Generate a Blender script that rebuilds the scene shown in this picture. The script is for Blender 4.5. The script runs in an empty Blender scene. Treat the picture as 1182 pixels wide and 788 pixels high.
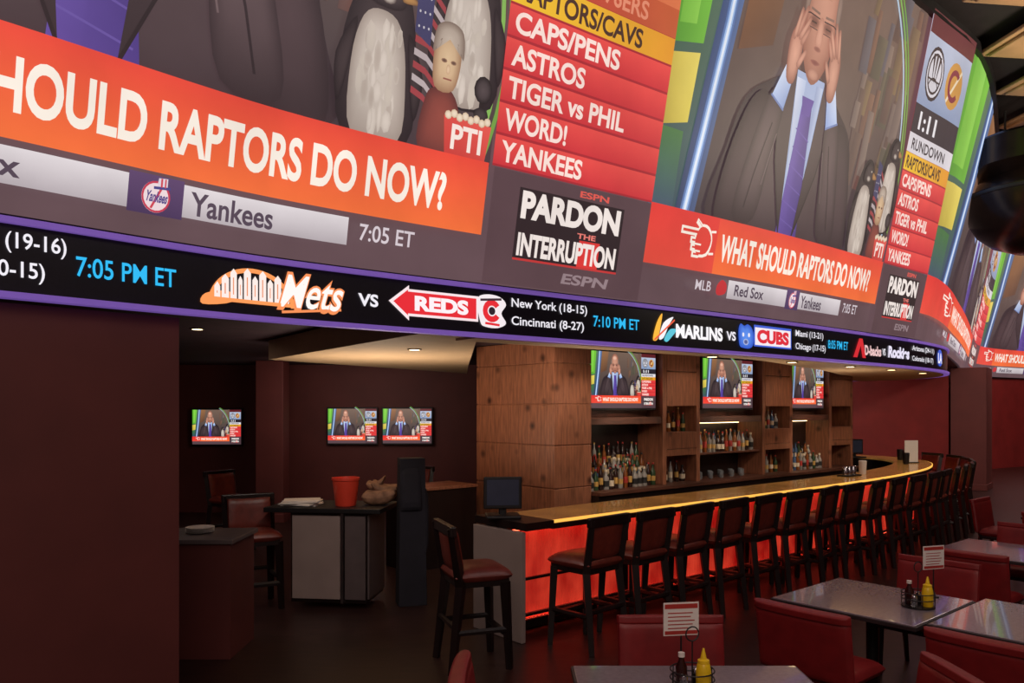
import bpy, bmesh, math, random
from mathutils import Vector, Matrix
random.seed(7)
sc = bpy.context.scene
COL = sc.collection
sc.view_settings.view_transform = 'Standard'

def l1(c):
    c = c/255.0
    return c/12.92 if c <= .04045 else ((c+.055)/1.055)**2.4
def lin(rgb): return (l1(rgb[0]), l1(rgb[1]), l1(rgb[2]), 1.0)

# ------------------------------------------------------------------ materials
def M(name, rgb, rough=.5, metal=0, es=0, em=None, noise=.15, scale=6, bump=0, stretch=(1,1,1), trans=0, attr=False, spec=.5, coat=0, tex=0):
    m = bpy.data.materials.new(name); m.use_nodes = True
    nt = m.node_tree; b = nt.nodes['Principled BSDF']
    b.inputs['Roughness'].default_value = rough
    b.inputs['Metallic'].default_value = metal
    b.inputs['Specular IOR Level'].default_value = spec
    b.inputs['Coat Weight'].default_value = coat
    b.inputs['Transmission Weight'].default_value = trans
    c = lin(rgb)
    tc = nt.nodes.new('ShaderNodeTexCoord'); mp = nt.nodes.new('ShaderNodeMapping')
    mp.inputs['Scale'].default_value = stretch
    n = nt.nodes.new('ShaderNodeTexNoise'); n.inputs['Scale'].default_value = scale; n.inputs['Detail'].default_value = 4
    nt.links.new(tc.outputs['Object'], mp.inputs['Vector']); nt.links.new(mp.outputs['Vector'], n.inputs['Vector'])
    if attr:
        a = nt.nodes.new('ShaderNodeAttribute'); a.attribute_name = 'Col'
        b.inputs['Base Color'].default_value = (.02,.017,.018,1)
        if tex:
            mr = nt.nodes.new('ShaderNodeMapRange'); mr.inputs[1].default_value=.3; mr.inputs[2].default_value=.7; mr.inputs[3].default_value=1-tex; mr.inputs[4].default_value=1+tex*.6
            nt.links.new(n.outputs['Fac'],mr.inputs[0])
            vm = nt.nodes.new('ShaderNodeVectorMath'); vm.operation='SCALE'
            nt.links.new(a.outputs['Color'],vm.inputs[0]); nt.links.new(mr.outputs[0],vm.inputs['Scale'])
            nt.links.new(vm.outputs[0], b.inputs['Emission Color'])
        else:
            nt.links.new(a.outputs['Color'], b.inputs['Emission Color'])
        b.inputs['Emission Strength'].default_value = es
        return m
    r = nt.nodes.new('ShaderNodeValToRGB')
    r.color_ramp.elements[0].position = .3; r.color_ramp.elements[1].position = .7
    r.color_ramp.elements[0].color = [x*(1-noise) for x in c[:3]]+[1]
    r.color_ramp.elements[1].color = [min(1,x*(1+noise)) for x in c[:3]]+[1]
    nt.links.new(n.outputs['Fac'], r.inputs['Fac']); nt.links.new(r.outputs['Color'], b.inputs['Base Color'])
    if es:
        if em is None:
            nt.links.new(r.outputs['Color'], b.inputs['Emission Color'])
        else:
            b.inputs['Emission Color'].default_value = lin(em)
        b.inputs['Emission Strength'].default_value = es
    if bump:
        bn = nt.nodes.new('ShaderNodeBump'); bn.inputs['Strength'].default_value = bump; bn.inputs['Distance'].default_value = .01
        nt.links.new(n.outputs['Fac'], bn.inputs['Height']); nt.links.new(bn.outputs['Normal'], b.inputs['Normal'])
    return m

def wood(name, rgb, dark, rough=.45, scale=1.0, vert=True):
    m = M(name, rgb, rough, noise=.35, scale=5*scale, stretch=(6,6,.7) if vert else (.7,6,6))
    nt = m.node_tree; b = nt.nodes['Principled BSDF']
    tc = nt.nodes['Texture Coordinate']
    v = nt.nodes.new('ShaderNodeTexVoronoi'); v.inputs['Scale'].default_value = 3.4
    r = nt.nodes.new('ShaderNodeValToRGB'); r.color_ramp.elements[0].position = .05; r.color_ramp.elements[1].position = .24
    r.color_ramp.elements[0].color = (1,1,1,1); r.color_ramp.elements[1].color = (0,0,0,1)
    nt.links.new(tc.outputs['Object'], v.inputs['Vector']); nt.links.new(v.outputs['Distance'], r.inputs['Fac'])
    mx = nt.nodes.new('ShaderNodeMixRGB'); mx.inputs['Color2'].default_value = lin(dark)
    src = b.inputs['Base Color'].links[0].from_socket
    nt.links.new(r.outputs['Color'], mx.inputs['Fac']); nt.links.new(src, mx.inputs['Color1']); nt.links.new(mx.outputs['Color'], b.inputs['Base Color'])
    return m

m_floor = M('floor_wood', (48,29,26), .38, noise=.4, scale=3, stretch=(1,6,1))
m_wall = M('maroon_wall', (100,46,42), .6, noise=.12, scale=2, bump=.1)
m_wallred = M('red_wall', (128,38,36), .6, noise=.15, scale=2)
m_black = M('black_paint', (20,17,19), .5, noise=.2)
m_dark = M('dark_ceiling', (30,24,26), .7, noise=.2)
m_darkin = M('dark_inner_ceiling', (66,48,58), .7, noise=.2)
m_cream = M('cream_soffit', (214,184,148), .6, noise=.05)
m_wood = wood('pine_panel', (140,88,64), (60,30,20))
m_wood2 = wood('walnut', (88,52,40), (46,26,18), vert=False)
m_dwood = M('dark_stained_wood', (30,19,18), .35, noise=.35, scale=10, stretch=(1,1,.2))
m_leather2 = M('brown_leather', (112,44,34), .38, noise=.2, scale=14, bump=.25)
m_chair = M('red_vinyl', (132,30,32), .45, noise=.15, scale=10, bump=.2)
m_metal = M('brushed_metal', (150,148,150), .3, metal=1, noise=.1)
m_chrome = M('chrome', (200,200,205), .12, metal=1, noise=.05)
m_table = M('grey_laminate', (142,130,138), .16, noise=.1, scale=40, coat=.5)
m_edge = M('table_edge', (50,42,44), .4)
m_panelgrey = M('grey_panel', (152,134,128), .5, noise=.08, scale=3)
m_greytop = M('grey_stone', (96,84,84), .4, noise=.1, scale=8)
m_onyx = M('lit_onyx', (176,122,60), .2, es=.24, noise=.3, scale=2.2, coat=.3)
m_amber = M('amber_edge', (250,190,90), .4, es=1.0, em=(250,190,84), noise=.1)
m_redled = M('red_led', (255,60,50), .5, es=6, em=(255,84,56))
m_violet = M('violet_reflection', (110,80,170), .4, es=.65, em=(118,86,172))  # reflection on the ticker frame, painted as a violet glow
m_warm = M('warm_lamp', (255,225,170), .5, es=6, em=(255,220,160))
m_screen = M('screen_emission', (0,0,0), .45, attr=True, es=1.1, tex=.12, scale=1.6)
m_tick = M('ticker_emission', (0,0,0), .4, attr=True, es=1.1)
m_tvs = M('tv_emission', (0,0,0), .3, attr=True, es=1.1)
m_tick.cycles.emission_sampling = 'NONE'; m_tvs.cycles.emission_sampling = 'NONE'
m_ledblack = M('led_black', (22,18,30), .35, noise=.2, scale=40)
m_white = M('white_card', (235,228,220), .6, noise=.03)
m_orange = M('orange_red_plastic', (235,72,50), .45, noise=.08)
m_yellow = M('mustard_yellow', (246,204,30), .35, noise=.06)
m_glass = M('clear_glass', (215,220,225), .08, noise=.03, trans=.85)
m_bot = [M('bottle_amber',(130,74,32),.12,noise=.1), M('bottle_green',(46,68,44),.12,noise=.1), M('bottle_clear',(180,174,168),.12,noise=.1,trans=.4),
         M('bottle_dark',(44,26,22),.12,noise=.1), M('bottle_blue',(66,88,120),.15,noise=.1)]
m_lab = [M('label_cream',(220,204,178),.6), M('label_red',(176,50,42),.6), M('label_black',(30,28,28),.6), M('label_gold',(190,150,80),.5)]
m_bronze = M('bronze_ceiling', (186,148,110), .4, metal=.05, noise=.2, scale=2)
m_fixture = M('dark_bronze_fixture', (44,32,28), .25, metal=.7, noise=.3, scale=3)
m_navy = M('navy_fabric', (30,28,38), .85, noise=.2, bump=.4)
m_redglow = M('backlit_red', (160,28,26), .5, es=.5, em=(214,30,24), noise=.1, scale=30)
nt=m_redglow.node_tree; b_=nt.nodes['Principled BSDF']
tc=nt.nodes['Texture Coordinate']; n2=nt.nodes.new('ShaderNodeTexNoise'); n2.inputs['Scale'].default_value=1.6; n2.inputs['Detail'].default_value=2
mp=nt.nodes.new('ShaderNodeMapping'); mp.inputs['Scale'].default_value=(2.2,2.2,1.6)
nt.links.new(tc.outputs['Object'],mp.inputs['Vector']); nt.links.new(mp.outputs['Vector'],n2.inputs['Vector'])
rr=nt.nodes.new('ShaderNodeValToRGB'); rr.color_ramp.elements[0].position=.3; rr.color_ramp.elements[1].position=.72
rr.color_ramp.elements[0].color=lin((168,14,14)); rr.color_ramp.elements[1].color=lin((255,76,52))
nt.links.new(n2.outputs['Fac'],rr.inputs['Fac']); nt.links.new(rr.outputs['Color'],b_.inputs['Emission Color'])

# ------------------------------------------------------------------ mesh builder
class MB:
    def __init__(s): s.v=[]; s.f=[]; s.m=[]
    def add(s, vs, fs, mi=0):
        o=len(s.v); s.v += [tuple(v) for v in vs]; s.f += [tuple(i+o for i in f) for f in fs]; s.m += [mi]*len(fs)
    def box(s, cx,cy,cz, sx,sy,sz, rz=0, mi=0, top=1.0):
        c,sn=math.cos(rz),math.sin(rz); vs=[]
        for z,k in ((-.5,1),(.5,top)):
            for x,y in ((-.5,-.5),(.5,-.5),(.5,.5),(-.5,.5)):
                X,Y=x*sx*k,y*sy*k; vs.append((cx+X*c-Y*sn, cy+X*sn+Y*c, cz+z*sz))
        s.add(vs,[(3,2,1,0),(4,5,6,7),(0,1,5,4),(1,2,6,5),(2,3,7,6),(3,0,4,7)],mi)
    def b6(s,x0,y0,z0,x1,y1,z1,mi=0): s.box((x0+x1)/2,(y0+y1)/2,(z0+z1)/2,x1-x0,y1-y0,z1-z0,0,mi)
    def cyl(s,p0,p1,r0,r1=None,n=12,mi=0):
        r1=r0 if r1 is None else r1
        p0,p1=Vector(p0),Vector(p1); d=(p1-p0).normalized()
        a=d.orthogonal().normalized(); b=d.cross(a); vs=[]
        for p,r in ((p0,r0),(p1,r1)):
            for i in range(n):
                t=2*math.pi*i/n+math.pi/n; vs.append(p+a*r*math.cos(t)+b*r*math.sin(t))
        fs=[(i,(i+1)%n,n+(i+1)%n,n+i) for i in range(n)]+[tuple(range(n))[::-1],tuple(range(n,2*n))]
        s.add(vs,fs,mi)
    def tube(s,pts,r,n=8,mi=0,closed=False):
        pts=[Vector(p) for p in pts]; N=len(pts); vs=[]; up=Vector((0,0,1))
        for i,p in enumerate(pts):
            if closed: d=pts[(i+1)%N]-pts[i-1]
            else: d=pts[min(i+1,N-1)]-pts[max(i-1,0)]
            d.normalize(); a=d.cross(up)
            if a.length<.05: a=d.cross(Vector((0,1,0)))
            a.normalize(); b=d.cross(a)
            for k in range(n):
                t=2*math.pi*k/n; vs.append(p+a*r*math.cos(t)+b*r*math.sin(t))
        fs=[]
        for i in range(N if closed else N-1):
            j=(i+1)%N
            for k in range(n): fs.append((i*n+k,i*n+(k+1)%n,j*n+(k+1)%n,j*n+k))
        if not closed: fs+= [tuple(range(n))[::-1], tuple((N-1)*n+k for k in range(n))]
        s.add(vs,fs,mi)
    def lathe(s,cx,cy,z0,prof,n=14,mi=0,mis=None):
        o=len(s.v)
        for r,z in prof:
            for k in range(n):
                t=2*math.pi*k/n; s.v.append((cx+r*math.cos(t),cy+r*math.sin(t),z0+z))
        for i in range(len(prof)-1):
            for k in range(n):
                s.f.append((o+i*n+k,o+i*n+(k+1)%n,o+(i+1)*n+(k+1)%n,o+(i+1)*n+k)); s.m.append(mis[i] if mis else mi)
        s.f.append(tuple(o+k for k in range(n))[::-1]); s.m.append(mis[0] if mis else mi)
        e=o+(len(prof)-1)*n; s.f.append(tuple(e+k for k in range(n))); s.m.append(mis[-1] if mis else mi)
    def prism(s,pts,z0,z1,mi=0):
        n=len(pts); vs=[(x,y,z0) for x,y in pts]+[(x,y,z1) for x,y in pts]
        s.add(vs,[tuple(range(n))[::-1],tuple(range(n,2*n))]+[(i,(i+1)%n,n+(i+1)%n,n+i) for i in range(n)],mi)
    def pad(s,c,ux,uz,un,w,h,t,curve=0,n=10,mi=0,p=5):
        c,ux,uz,un=Vector(c),Vector(ux).normalized(),Vector(uz).normalized(),Vector(un).normalized()
        o=len(s.v); g=[math.sin(math.pi/2*(-1+2*i/n)) for i in range(n+1)]
        e=lambda a:max(0,1-abs(a)**p)**.5
        for sg in (1,-1):
            for b in g:
                for a in g:
                    th=t/2*e(a)*e(b)
                    s.v.append(tuple(c+ux*(a*w/2)+uz*(b*h/2)+un*(curve*a*a+sg*th)))
        N=n+1
        for q in (0,1):
            for j in range(n):
                for i in range(n):
                    k=o+q*N*N+j*N+i; f=(k,k+1,k+N+1,k+N)
                    s.f.append(f if q==0 else f[::-1]); s.m.append(mi)
    def obj(s,name,mats,smooth=False,bevel=0,loc=None,rz=0,parent=None):
        me=bpy.data.meshes.new(name); me.from_pydata(s.v,[],s.f)
        if not isinstance(mats,(list,tuple)): mats=[mats]
        for m in mats: me.materials.append(m)
        me.polygons.foreach_set('material_index',s.m)
        if smooth: me.polygons.foreach_set('use_smooth',[True]*len(me.polygons))
        me.update()
        if smooth:
            try: me.set_sharp_from_angle(angle=math.radians(40))
            except Exception: pass
        o=bpy.data.objects.new(name,me); COL.objects.link(o)
        if bevel:
            b=o.modifiers.new('bevel','BEVEL'); b.width=bevel; b.segments=2; b.limit_method='ANGLE'
        if loc: o.location=loc
        o.rotation_euler=(0,0,rz)
        if parent: o.parent=parent
        return o

def empty(name,loc,rz=0):
    o=bpy.data.objects.new(name,None); o.empty_display_size=.1; COL.objects.link(o); o.location=loc; o.rotation_euler=(0,0,rz); return o
def top(o,label,cat,group=None):
    o['label']=label; o['category']=cat
    if group: o['group']=group
    return o
def struct(o,label=None):
    o['kind']='structure'
    if label: o['label']=label; o['category']=o.name.split('_')[0]
    return o
def inst(proto,loc,rz=0,scale=None,label=None):
    def cp(o,par):
        n=o.copy(); COL.objects.link(n)
        if par: n.parent=par
        for c in o.children: cp(c,n)
        return n
    n=cp(proto,None); n.location=loc; n.rotation_euler=(0,0,rz)
    if scale: n.scale=scale
    if label: n['label']=label
    return n

# ------------------------------------------------------------------ paths
class Path:
    def __init__(s,k):
        s.k=[Vector(p) for p in k]; s.c=[0]
        for a,b in zip(s.k,s.k[1:]): s.c.append(s.c[-1]+(b-a).length)
        s.L=s.c[-1]
    def raw(s,t):
        t=min(max(t,0),s.L-1e-6); i=0
        while i<len(s.c)-2 and t>s.c[i+1]: i+=1
        h=(t-s.c[i])/(s.c[i+1]-s.c[i]); k=s.k
        p1,p2=k[i],k[i+1]
        def tan(j):
            if j<=0: return (k[1]-k[0])/(s.c[1])
            if j>=len(k)-1: return (k[-1]-k[-2])/(s.c[-1]-s.c[-2])
            return (k[j+1]-k[j-1])/(s.c[j+1]-s.c[j-1])
        L=s.c[i+1]-s.c[i]; m1=tan(i)*L; m2=tan(i+1)*L
        h2,h3=h*h,h*h*h
        return p1*(2*h3-3*h2+1)+m1*(h3-2*h2+h)+p2*(-2*h3+3*h2)+m2*(h3-h2)
    def nrm(s,t):
        a=s.raw(t-.25); b=s.raw(t+.25); d=(b-a).normalized(); return Vector((-d.y,d.x))
    def ang(s,t):
        a=s.raw(t-.25); b=s.raw(t+.25); return math.atan2(b.y-a.y,b.x-a.x)
    def at(s,t,off=0):
        p=s.raw(t)
        if off: p=p+s.nrm(t)*off
        return p
def sweep(mb,path,s0,s1,n,prof,mi=0):
    rows=[]
    for i in range(n+1):
        t=s0+(s1-s0)*i/n; pr=prof(t) if callable(prof) else prof
        rows.append([(*path.at(t,o),z) for o,z in pr])
    k=len(rows[0]); vs=[p for r in rows for p in r]
    fs=[(i*k+j,(i+1)*k+j,(i+1)*k+(j+1)%k,i*k+(j+1)%k) for i in range(n) for j in range(k)]
    fs+=[tuple(range(k)),tuple(n*k+j for j in range(k))[::-1]]
    mb.add(vs,fs,mi)
def rect(o0,z0,o1,z1): return [(o0,z0),(o1,z0),(o1,z1),(o0,z1)]

RK=[(-5.2,.9),(-4.1,2.6),(-2.73,4.15),(-1.6,5.4),(.38,7.0),(1.28,7.7),(2.9,9.0),(4.9,10.75),(6.25,12.0)]
RIB=Path(RK+[(7.45,13.4),(8.2,14.9),(8.3,16.3),(7.6,17.6)])
SCR=Path(RK+[(8.3,15.0),(10.6,18.6),(12.7,22.0),(14.9,25.2),(17.5,27.2),(20.5,28.6),(24,29.5)])
BAR=Path([(.11,6.92),(1.53,8.13),(2.69,9.08),(4.75,10.85),(6.1,12.15),(7.3,13.6),(7.95,14.9),(8.0,16.1),(7.5,17.1)])
ZR0,ZR1=2.715,3.10; ZS=3.13; HS=4.08; LEAN=.2

# ------------------------------------------------------------------ art on screens
_gc={}
RESU=[4]
def glyph(t,bold):
    key=(t,bold,RESU[0])
    if key in _gc: return _gc[key]
    cu=bpy.data.curves.new('t','FONT'); cu.body=t; cu.resolution_u=RESU[0]; cu.offset=bold
    o=bpy.data.objects.new('t',cu); COL.objects.link(o)
    dg=bpy.context.evaluated_depsgraph_get(); me=o.evaluated_get(dg).to_mesh()
    vs=[(v.co.x,v.co.y) for v in me.vertices]; fs=[tuple(p.vertices) for p in me.polygons]
    o.evaluated_get(dg).to_mesh_clear(); bpy.data.objects.remove(o); bpy.data.curves.remove(cu)
    _gc[key]=(vs,fs); return _gc[key]
def mixc(a,b,f): return tuple(a[k]*(1-f)+b[k]*f for k in range(3))
HAZE=[0.0]
class Art:
    def __init__(s): s.p=[]; s.T=None
    def _t(s,pts): return [s.T(*p) for p in pts] if s.T else pts
    def poly(s,pts,c,l): s.p.append((s._t(pts),[tuple(range(len(pts)))],c,l))
    def rect(s,x0,y0,x1,y1,c,l): s.poly([(x0,y0),(x1,y0),(x1,y1),(x0,y1)],c,l)
    def ell(s,cx,cy,rx,ry,c,l,n=18): s.poly([(cx+rx*math.cos(2*math.pi*i/n),cy+ry*math.sin(2*math.pi*i/n)) for i in range(n)],c,l)
    def fan(s,out,c0,c1,l,cx,cy):
        n=len(out); rings=((1,0),(.82,.35),(.55,.75))
        pts=[]; cols=[]
        for q,f in rings:
            pts+=[(cx+(x-cx)*q,cy+(y-cy)*q) for x,y in out]; cols+=[mixc(c0,c1,f)]*n
        pts.append((cx,cy)); cols.append(c1); fs=[]
        for r in range(2):
            for i in range(n): j=(i+1)%n; fs.append((r*n+i,r*n+j,(r+1)*n+j,(r+1)*n+i))
        for i in range(n): fs.append((2*n+i,2*n+(i+1)%n,3*n))
        s.p.append((s._t(pts),fs,cols,l))
    def ellg(s,cx,cy,rx,ry,c0,c1,l,n=14,dx=0,dy=0):
        s.fan([(cx+rx*math.cos(2*math.pi*i/n),cy+ry*math.sin(2*math.pi*i/n)) for i in range(n)],c0,c1,l,cx+dx,cy+dy)
    def ring(s,cx,cy,r0,r1,c,l,a0=0,a1=6.2832,n=24,ky=1):
        for i in range(n):
            a=a0+(a1-a0)*i/n; b=a0+(a1-a0)*(i+1)/n
            s.poly([(cx+r0*math.cos(a),cy+ky*r0*math.sin(a)),(cx+r1*math.cos(a),cy+ky*r1*math.sin(a)),(cx+r1*math.cos(b),cy+ky*r1*math.sin(b)),(cx+r0*math.cos(b),cy+ky*r0*math.sin(b))],c,l)
    def sm(s,pts,m=4):
        n=len(pts); out=[]
        for i in range(n):
            p0,p1,p2,p3=pts[i-1],pts[i],pts[(i+1)%n],pts[(i+2)%n]
            for k in range(m):
                t=k/m
                out.append(tuple(.5*((2*p1[d])+(-p0[d]+p2[d])*t+(2*p0[d]-5*p1[d]+4*p2[d]-p3[d])*t*t+(-p0[d]+3*p1[d]-3*p2[d]+p3[d])*t**3) for d in (0,1)))
        return out
    def blob(s,pts,c,l,m=4): s.poly(s.sm(pts,m),c,l)
    def blobg(s,pts,c0,c1,l,cx=None,cy=None,m=4):
        if cx is None: cx=sum(p[0] for p in pts)/len(pts); cy=sum(p[1] for p in pts)/len(pts)
        s.fan(s.sm(pts,m),c0,c1,l,cx,cy)
    def line(s,pts,w,c,l):
        for (x0,y0),(x1,y1) in zip(pts,pts[1:]):
            d=math.hypot(x1-x0,y1-y0) or 1; nx,ny=-(y1-y0)/d*w/2,(x1-x0)/d*w/2
            s.poly([(x0+nx,y0+ny),(x0-nx,y0-ny),(x1-nx,y1-ny),(x1+nx,y1+ny)],c,l)
    def fing(s,x0,y0,x1,y1,w,c,l):
        d=math.hypot(x1-x0,y1-y0); ux,uy=(x1-x0)/d,(y1-y0)/d; h=w/2; nx,ny=-uy*h,ux*h
        o=s.sm([(x0+nx,y0+ny),(x0-nx,y0-ny),(x1-nx*.8,y1-ny*.8),(x1+ux*h,y1+uy*h),(x1+nx*.8,y1+ny*.8)],3)
        s.fan(o,mixc(c,(110,64,54),.6),c,l,(x0+x1)/2,(y0+y1)/2)
    def quad(s,pts,cols,l): s.p.append((s._t(pts),[(0,1,2,3)],cols,l))
    def grad(s,x0,y0,x1,y1,c0,c1,l,horiz=False):
        s.quad([(x0,y0),(x1,y0),(x1,y1),(x0,y1)],[c0,c1,c1,c0] if horiz else [c0,c0,c1,c1],l)
    def text(s,t,x0,x1,y0,y1,c,l,bold=.025,shear=0):
        vs,fs=glyph(t,bold)
        ax=min(v[0] for v in vs); bx=max(v[0] for v in vs); ay=min(v[1] for v in vs); by=max(v[1] for v in vs)
        q=[(x0+(x-ax)/(bx-ax)*(x1-x0)+shear*(y-ay)/(by-ay)*(y1-y0), y0+(y-ay)/(by-ay)*(y1-y0)) for x,y in vs]
        s.p.append((q,fs,c,l))
    def build(s,name,mapfn,cuts,mat,sub=None):
        bm=bmesh.new(); vc=bm.verts.layers.float_vector.new('vc')
        for pts,fs,c,l in (s.p if sub is None else sub):
            vv=[]
            for i,(x,y) in enumerate(pts):
                v=bm.verts.new((x,y,l)); cc=c[i] if isinstance(c,list) else c
                v[vc]=lin(mixc(cc,(156,118,114),HAZE[0]))[:3]; vv.append(v)
            for f in fs:
                try: bm.faces.new([vv[i] for i in f])
                except ValueError: pass
        for x in cuts:
            bmesh.ops.bisect_plane(bm,geom=bm.verts[:]+bm.edges[:]+bm.faces[:],plane_co=(x,0,0),plane_no=(1,0,0),dist=1e-5)
        buf=[]
        for v in bm.verts:
            buf+=[*v[vc],1.0]; v.co=Vector(mapfn(v.co.x,v.co.y,v.co.z))
        me=bpy.data.meshes.new(name); bm.to_mesh(me); bm.free()
        a=me.color_attributes.new('Col','FLOAT_COLOR','POINT')
        a.data.foreach_set('color',buf)
        me.materials.append(mat)
        o=bpy.data.objects.new(name,me); COL.objects.link(o); return o

def show(a,first=False,small=False):
    """broadcast picture, 16 x 9 units"""
    a.rect(0,0,16,9,(86,66,72),0)
    a.grad(0,2.0,12.35,9,(52,46,52),(112,92,80),1)
    a.quad([(0,2.0),(1.3,2.0),(2.2,9),(0,9)],[(40,66,80),(46,74,84),(90,120,90),(70,110,60)],2)
    a.grad(0,2.0,.9,3.6,(50,74,96),(60,112,58),2.4)
    a.quad([(0,3.6),(1.0,3.8),(1.1,5.2),(0,5.0)],[(170,150,54),(214,196,76),(232,214,96),(190,170,64)],3)
    a.quad([(0,5.2),(1.15,5.4),(1.5,9),(0,9)],[(70,140,40),(104,180,56),(116,196,60),(84,160,40)],3)
    a.quad([(.2,5.6),(.8,5.7),(1.0,9),(.3,9)],[(104,176,54),(130,200,70),(140,214,84),(110,186,56)],3.2)
    a.quad([(1.0,2.0),(1.75,2.0),(2.8,9),(2.0,9)],[(36,54,88),(60,84,126),(92,120,170),(60,84,130)],3.4)
    for w_,c,l in ((.34,(84,118,176),3.8),(.2,(150,188,236),4.0),(.09,(226,238,252),4.2)):
        a.line([(1.35,2.0),(1.62,3.6),(2.0,6.0),(2.3,9)],w_,c,l)
    a.quad([(2.5,5.6),(3.9,6.0),(4.4,9),(2.9,9)],[(104,70,50),(90,64,50),(140,100,70),(150,104,66)],3)
    # blurred studio dressing: soft overlapping patches and upright shapes
    rnd=random.Random(11)
    for i in range(14 if small else 40):
        x=8.6+rnd.random()*3.3; y=4.3+rnd.random()*4.3
        c=rnd.choice([(140,92,64),(96,72,60),(150,124,72),(84,92,66),(116,70,60),(64,54,58),(88,98,116),(150,134,120)])
        w_,h_=.12+.22*rnd.random(),.3+.6*rnd.random(); sh=.25*rnd.random()
        cc=mixc((84,70,66),c,.55); d_=mixc(cc,(60,50,52),.4)
        a.quad([(x-w_,y-h_),(x+w_,y-h_),(x+w_+sh,y+h_),(x-w_+sh,y+h_)],[d_,cc,mixc(cc,(190,160,130),.15),d_],2+i*.02)
    for i,(ra,c) in enumerate(((5.9,(100,156,62)),(5.74,(120,180,80)),(5.56,(176,204,226)))):
        a.ring(6.6,4.0,ra-.08,ra,c,3.3+.1*i,-.35,1.15,18,1.05)
    # presenter in a dark suit, fingertips at his glasses
    a.T=lambda x,y:(5.85+(x-7.5)*1.12,y)
    a.blobg([(4.3,1.9),(4.6,3.6),(5.05,4.75),(6.0,5.35),(7.0,5.75),(8.2,5.75),(9.1,5.3),(9.95,4.7),(10.35,3.4),(10.5,1.9),(7.2,1.8)],(44,35,40),(70,56,60),5,7.2,3.4)
    a.poly([(6.85,5.75),(8.15,5.75),(8.25,5.2),(7.65,1.98),(7.2,1.98),(6.8,5.1)],(156,176,212),6)
    a.quad([(6.9,5.6),(7.3,5.6),(7.3,3),(7.2,3.0)],[(208,218,238),(176,194,224),(150,168,204),(170,188,220)],6.1)
    a.quad([(7.8,5.6),(8.12,5.6),(7.95,3.5),(7.8,3)],[(140,160,200),(190,206,232),(150,168,204),(130,150,190)],6.1)
    a.quad([(7.3,5.2),(7.74,5.2),(8.05,1.98),(7.08,1.98)],[(96,76,164),(66,50,124),(64,48,126),(86,66,152)],6.5)
    for k in range(7): a.line([(7.2-.01*k,4.5-k*.42),(7.86+.02*k,4.3-k*.42)],.03,(94,76,160),6.62)
    a.poly([(7.24,5.25),(7.8,5.25),(7.7,4.85),(7.34,4.85)],(84,64,150),6.7)
    for sx in (-1,1):
        Q=lambda v:7.5+sx*v
        a.quad([(Q(.65),5.75),(Q(1.25),5.1),(Q(.95),3.6),(Q(.3),1.98)],[(72,58,62),(66,52,56),(52,42,46),(40,32,36)],7)
        a.line([(Q(1.25),5.1),(Q(.95),3.6),(Q(.3),1.98)],.045,(28,22,26),7.1)
        a.blobg([(Q(3.0),2.0),(Q(2.85),3.4),(Q(2.3),4.7),(Q(1.7),5.0),(Q(1.5),4.2),(Q(1.9),3.0),(Q(2.1),2.0)],(38,30,34),(66,52,56),7.9,Q(2.3),3.5)
        a.blobg([(Q(2.35),2.2),(Q(2.1),3.6),(Q(1.62),5.0),(Q(1.15),5.2),(Q(.98),4.8),(Q(1.2),3.6),(Q(1.5),2.2)],(42,33,37),(82,67,70),8.0,Q(1.6),4.0)
        a.line([(Q(1.35),4.4),(Q(1.75),3.2),(Q(1.95),2.4)],.04,(34,27,31),8.25); a.line([(Q(1.1),4.2),(Q(1.4),3.0)],.03,(98,82,84),8.25)
        a.quad([(Q(1.56),4.95),(Q(1.02),4.72),(Q(.82),5.5),(Q(1.18),5.72)],[(170,194,232),(120,150,206),(166,190,230),(210,224,246)],8.5)
        a.line([(Q(1.58),4.98),(Q(1.0),4.74)],.05,(96,120,176),8.55)
    skd=(140,88,72); sk=(204,148,124)
    a.blobg([(7.0,6.0),(7.5,5.55),(8.0,6.0),(8.25,6.9),(8.25,7.8),(7.9,8.5),(7.5,8.7),(7.1,8.5),(6.75,7.8),(6.75,6.9)],skd,sk,7.5,7.45,7.6)
    a.ellg(7.45,8.0,.42,.34,(204,148,124),(226,180,158),7.9)
    a.blobg([(6.76,6.8),(6.68,7.5),(6.84,7.95),(6.9,7.6),(6.88,7.2)],(110,92,82),(150,126,112),8.0)
    a.blobg([(8.24,6.8),(8.32,7.5),(8.16,7.95),(8.1,7.6),(8.12,7.2)],(104,88,80),(140,118,106),8.0)
    a.ellg(6.7,6.75,.11,.25,(140,88,74),(190,128,108),8.3); a.ellg(8.3,6.75,.11,.25,(140,88,74),(180,118,100),8.3)
    for sx in (-1,1):
        a.ellg(7.5+sx*.34,6.88,.27,.16,mixc(sk,skd,.35),(112,72,62),8.2)
        a.line([(7.5+sx*.14,7.1),(7.5+sx*.54,7.13)],.055,(126,98,86),8.46)
        a.line([(7.5+sx*.22,6.87),(7.5+sx*.46,6.87)],.035,(64,44,40),8.46)
        a.line([(7.5+sx*.1,7.0),(7.5+sx*.56,7.02),(7.5+sx*.72,6.98)],.028,(46,36,38),8.48); a.line([(7.5+sx*.14,6.74),(7.5+sx*.5,6.74)],.02,(60,48,48),8.48)
    for yy in (7.5,7.7): a.line([(7.2,yy),(7.8,yy+.01)],.02,(178,124,104),8.3)
    a.blobg([(7.42,7.0),(7.34,6.5),(7.5,6.34),(7.66,6.5),(7.58,7.0)],(176,120,100),(214,158,134),8.3)
    a.ellg(7.5,6.35,.17,.06,(170,112,96),(128,78,66),8.35)
    a.blobg([(7.27,6.06),(7.5,6.11),(7.73,6.06),(7.5,5.98)],(156,98,84),(118,62,56),8.3)
    a.ellg(7.5,5.78,.24,.12,(160,108,92),(190,138,116),8.25)
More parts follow.
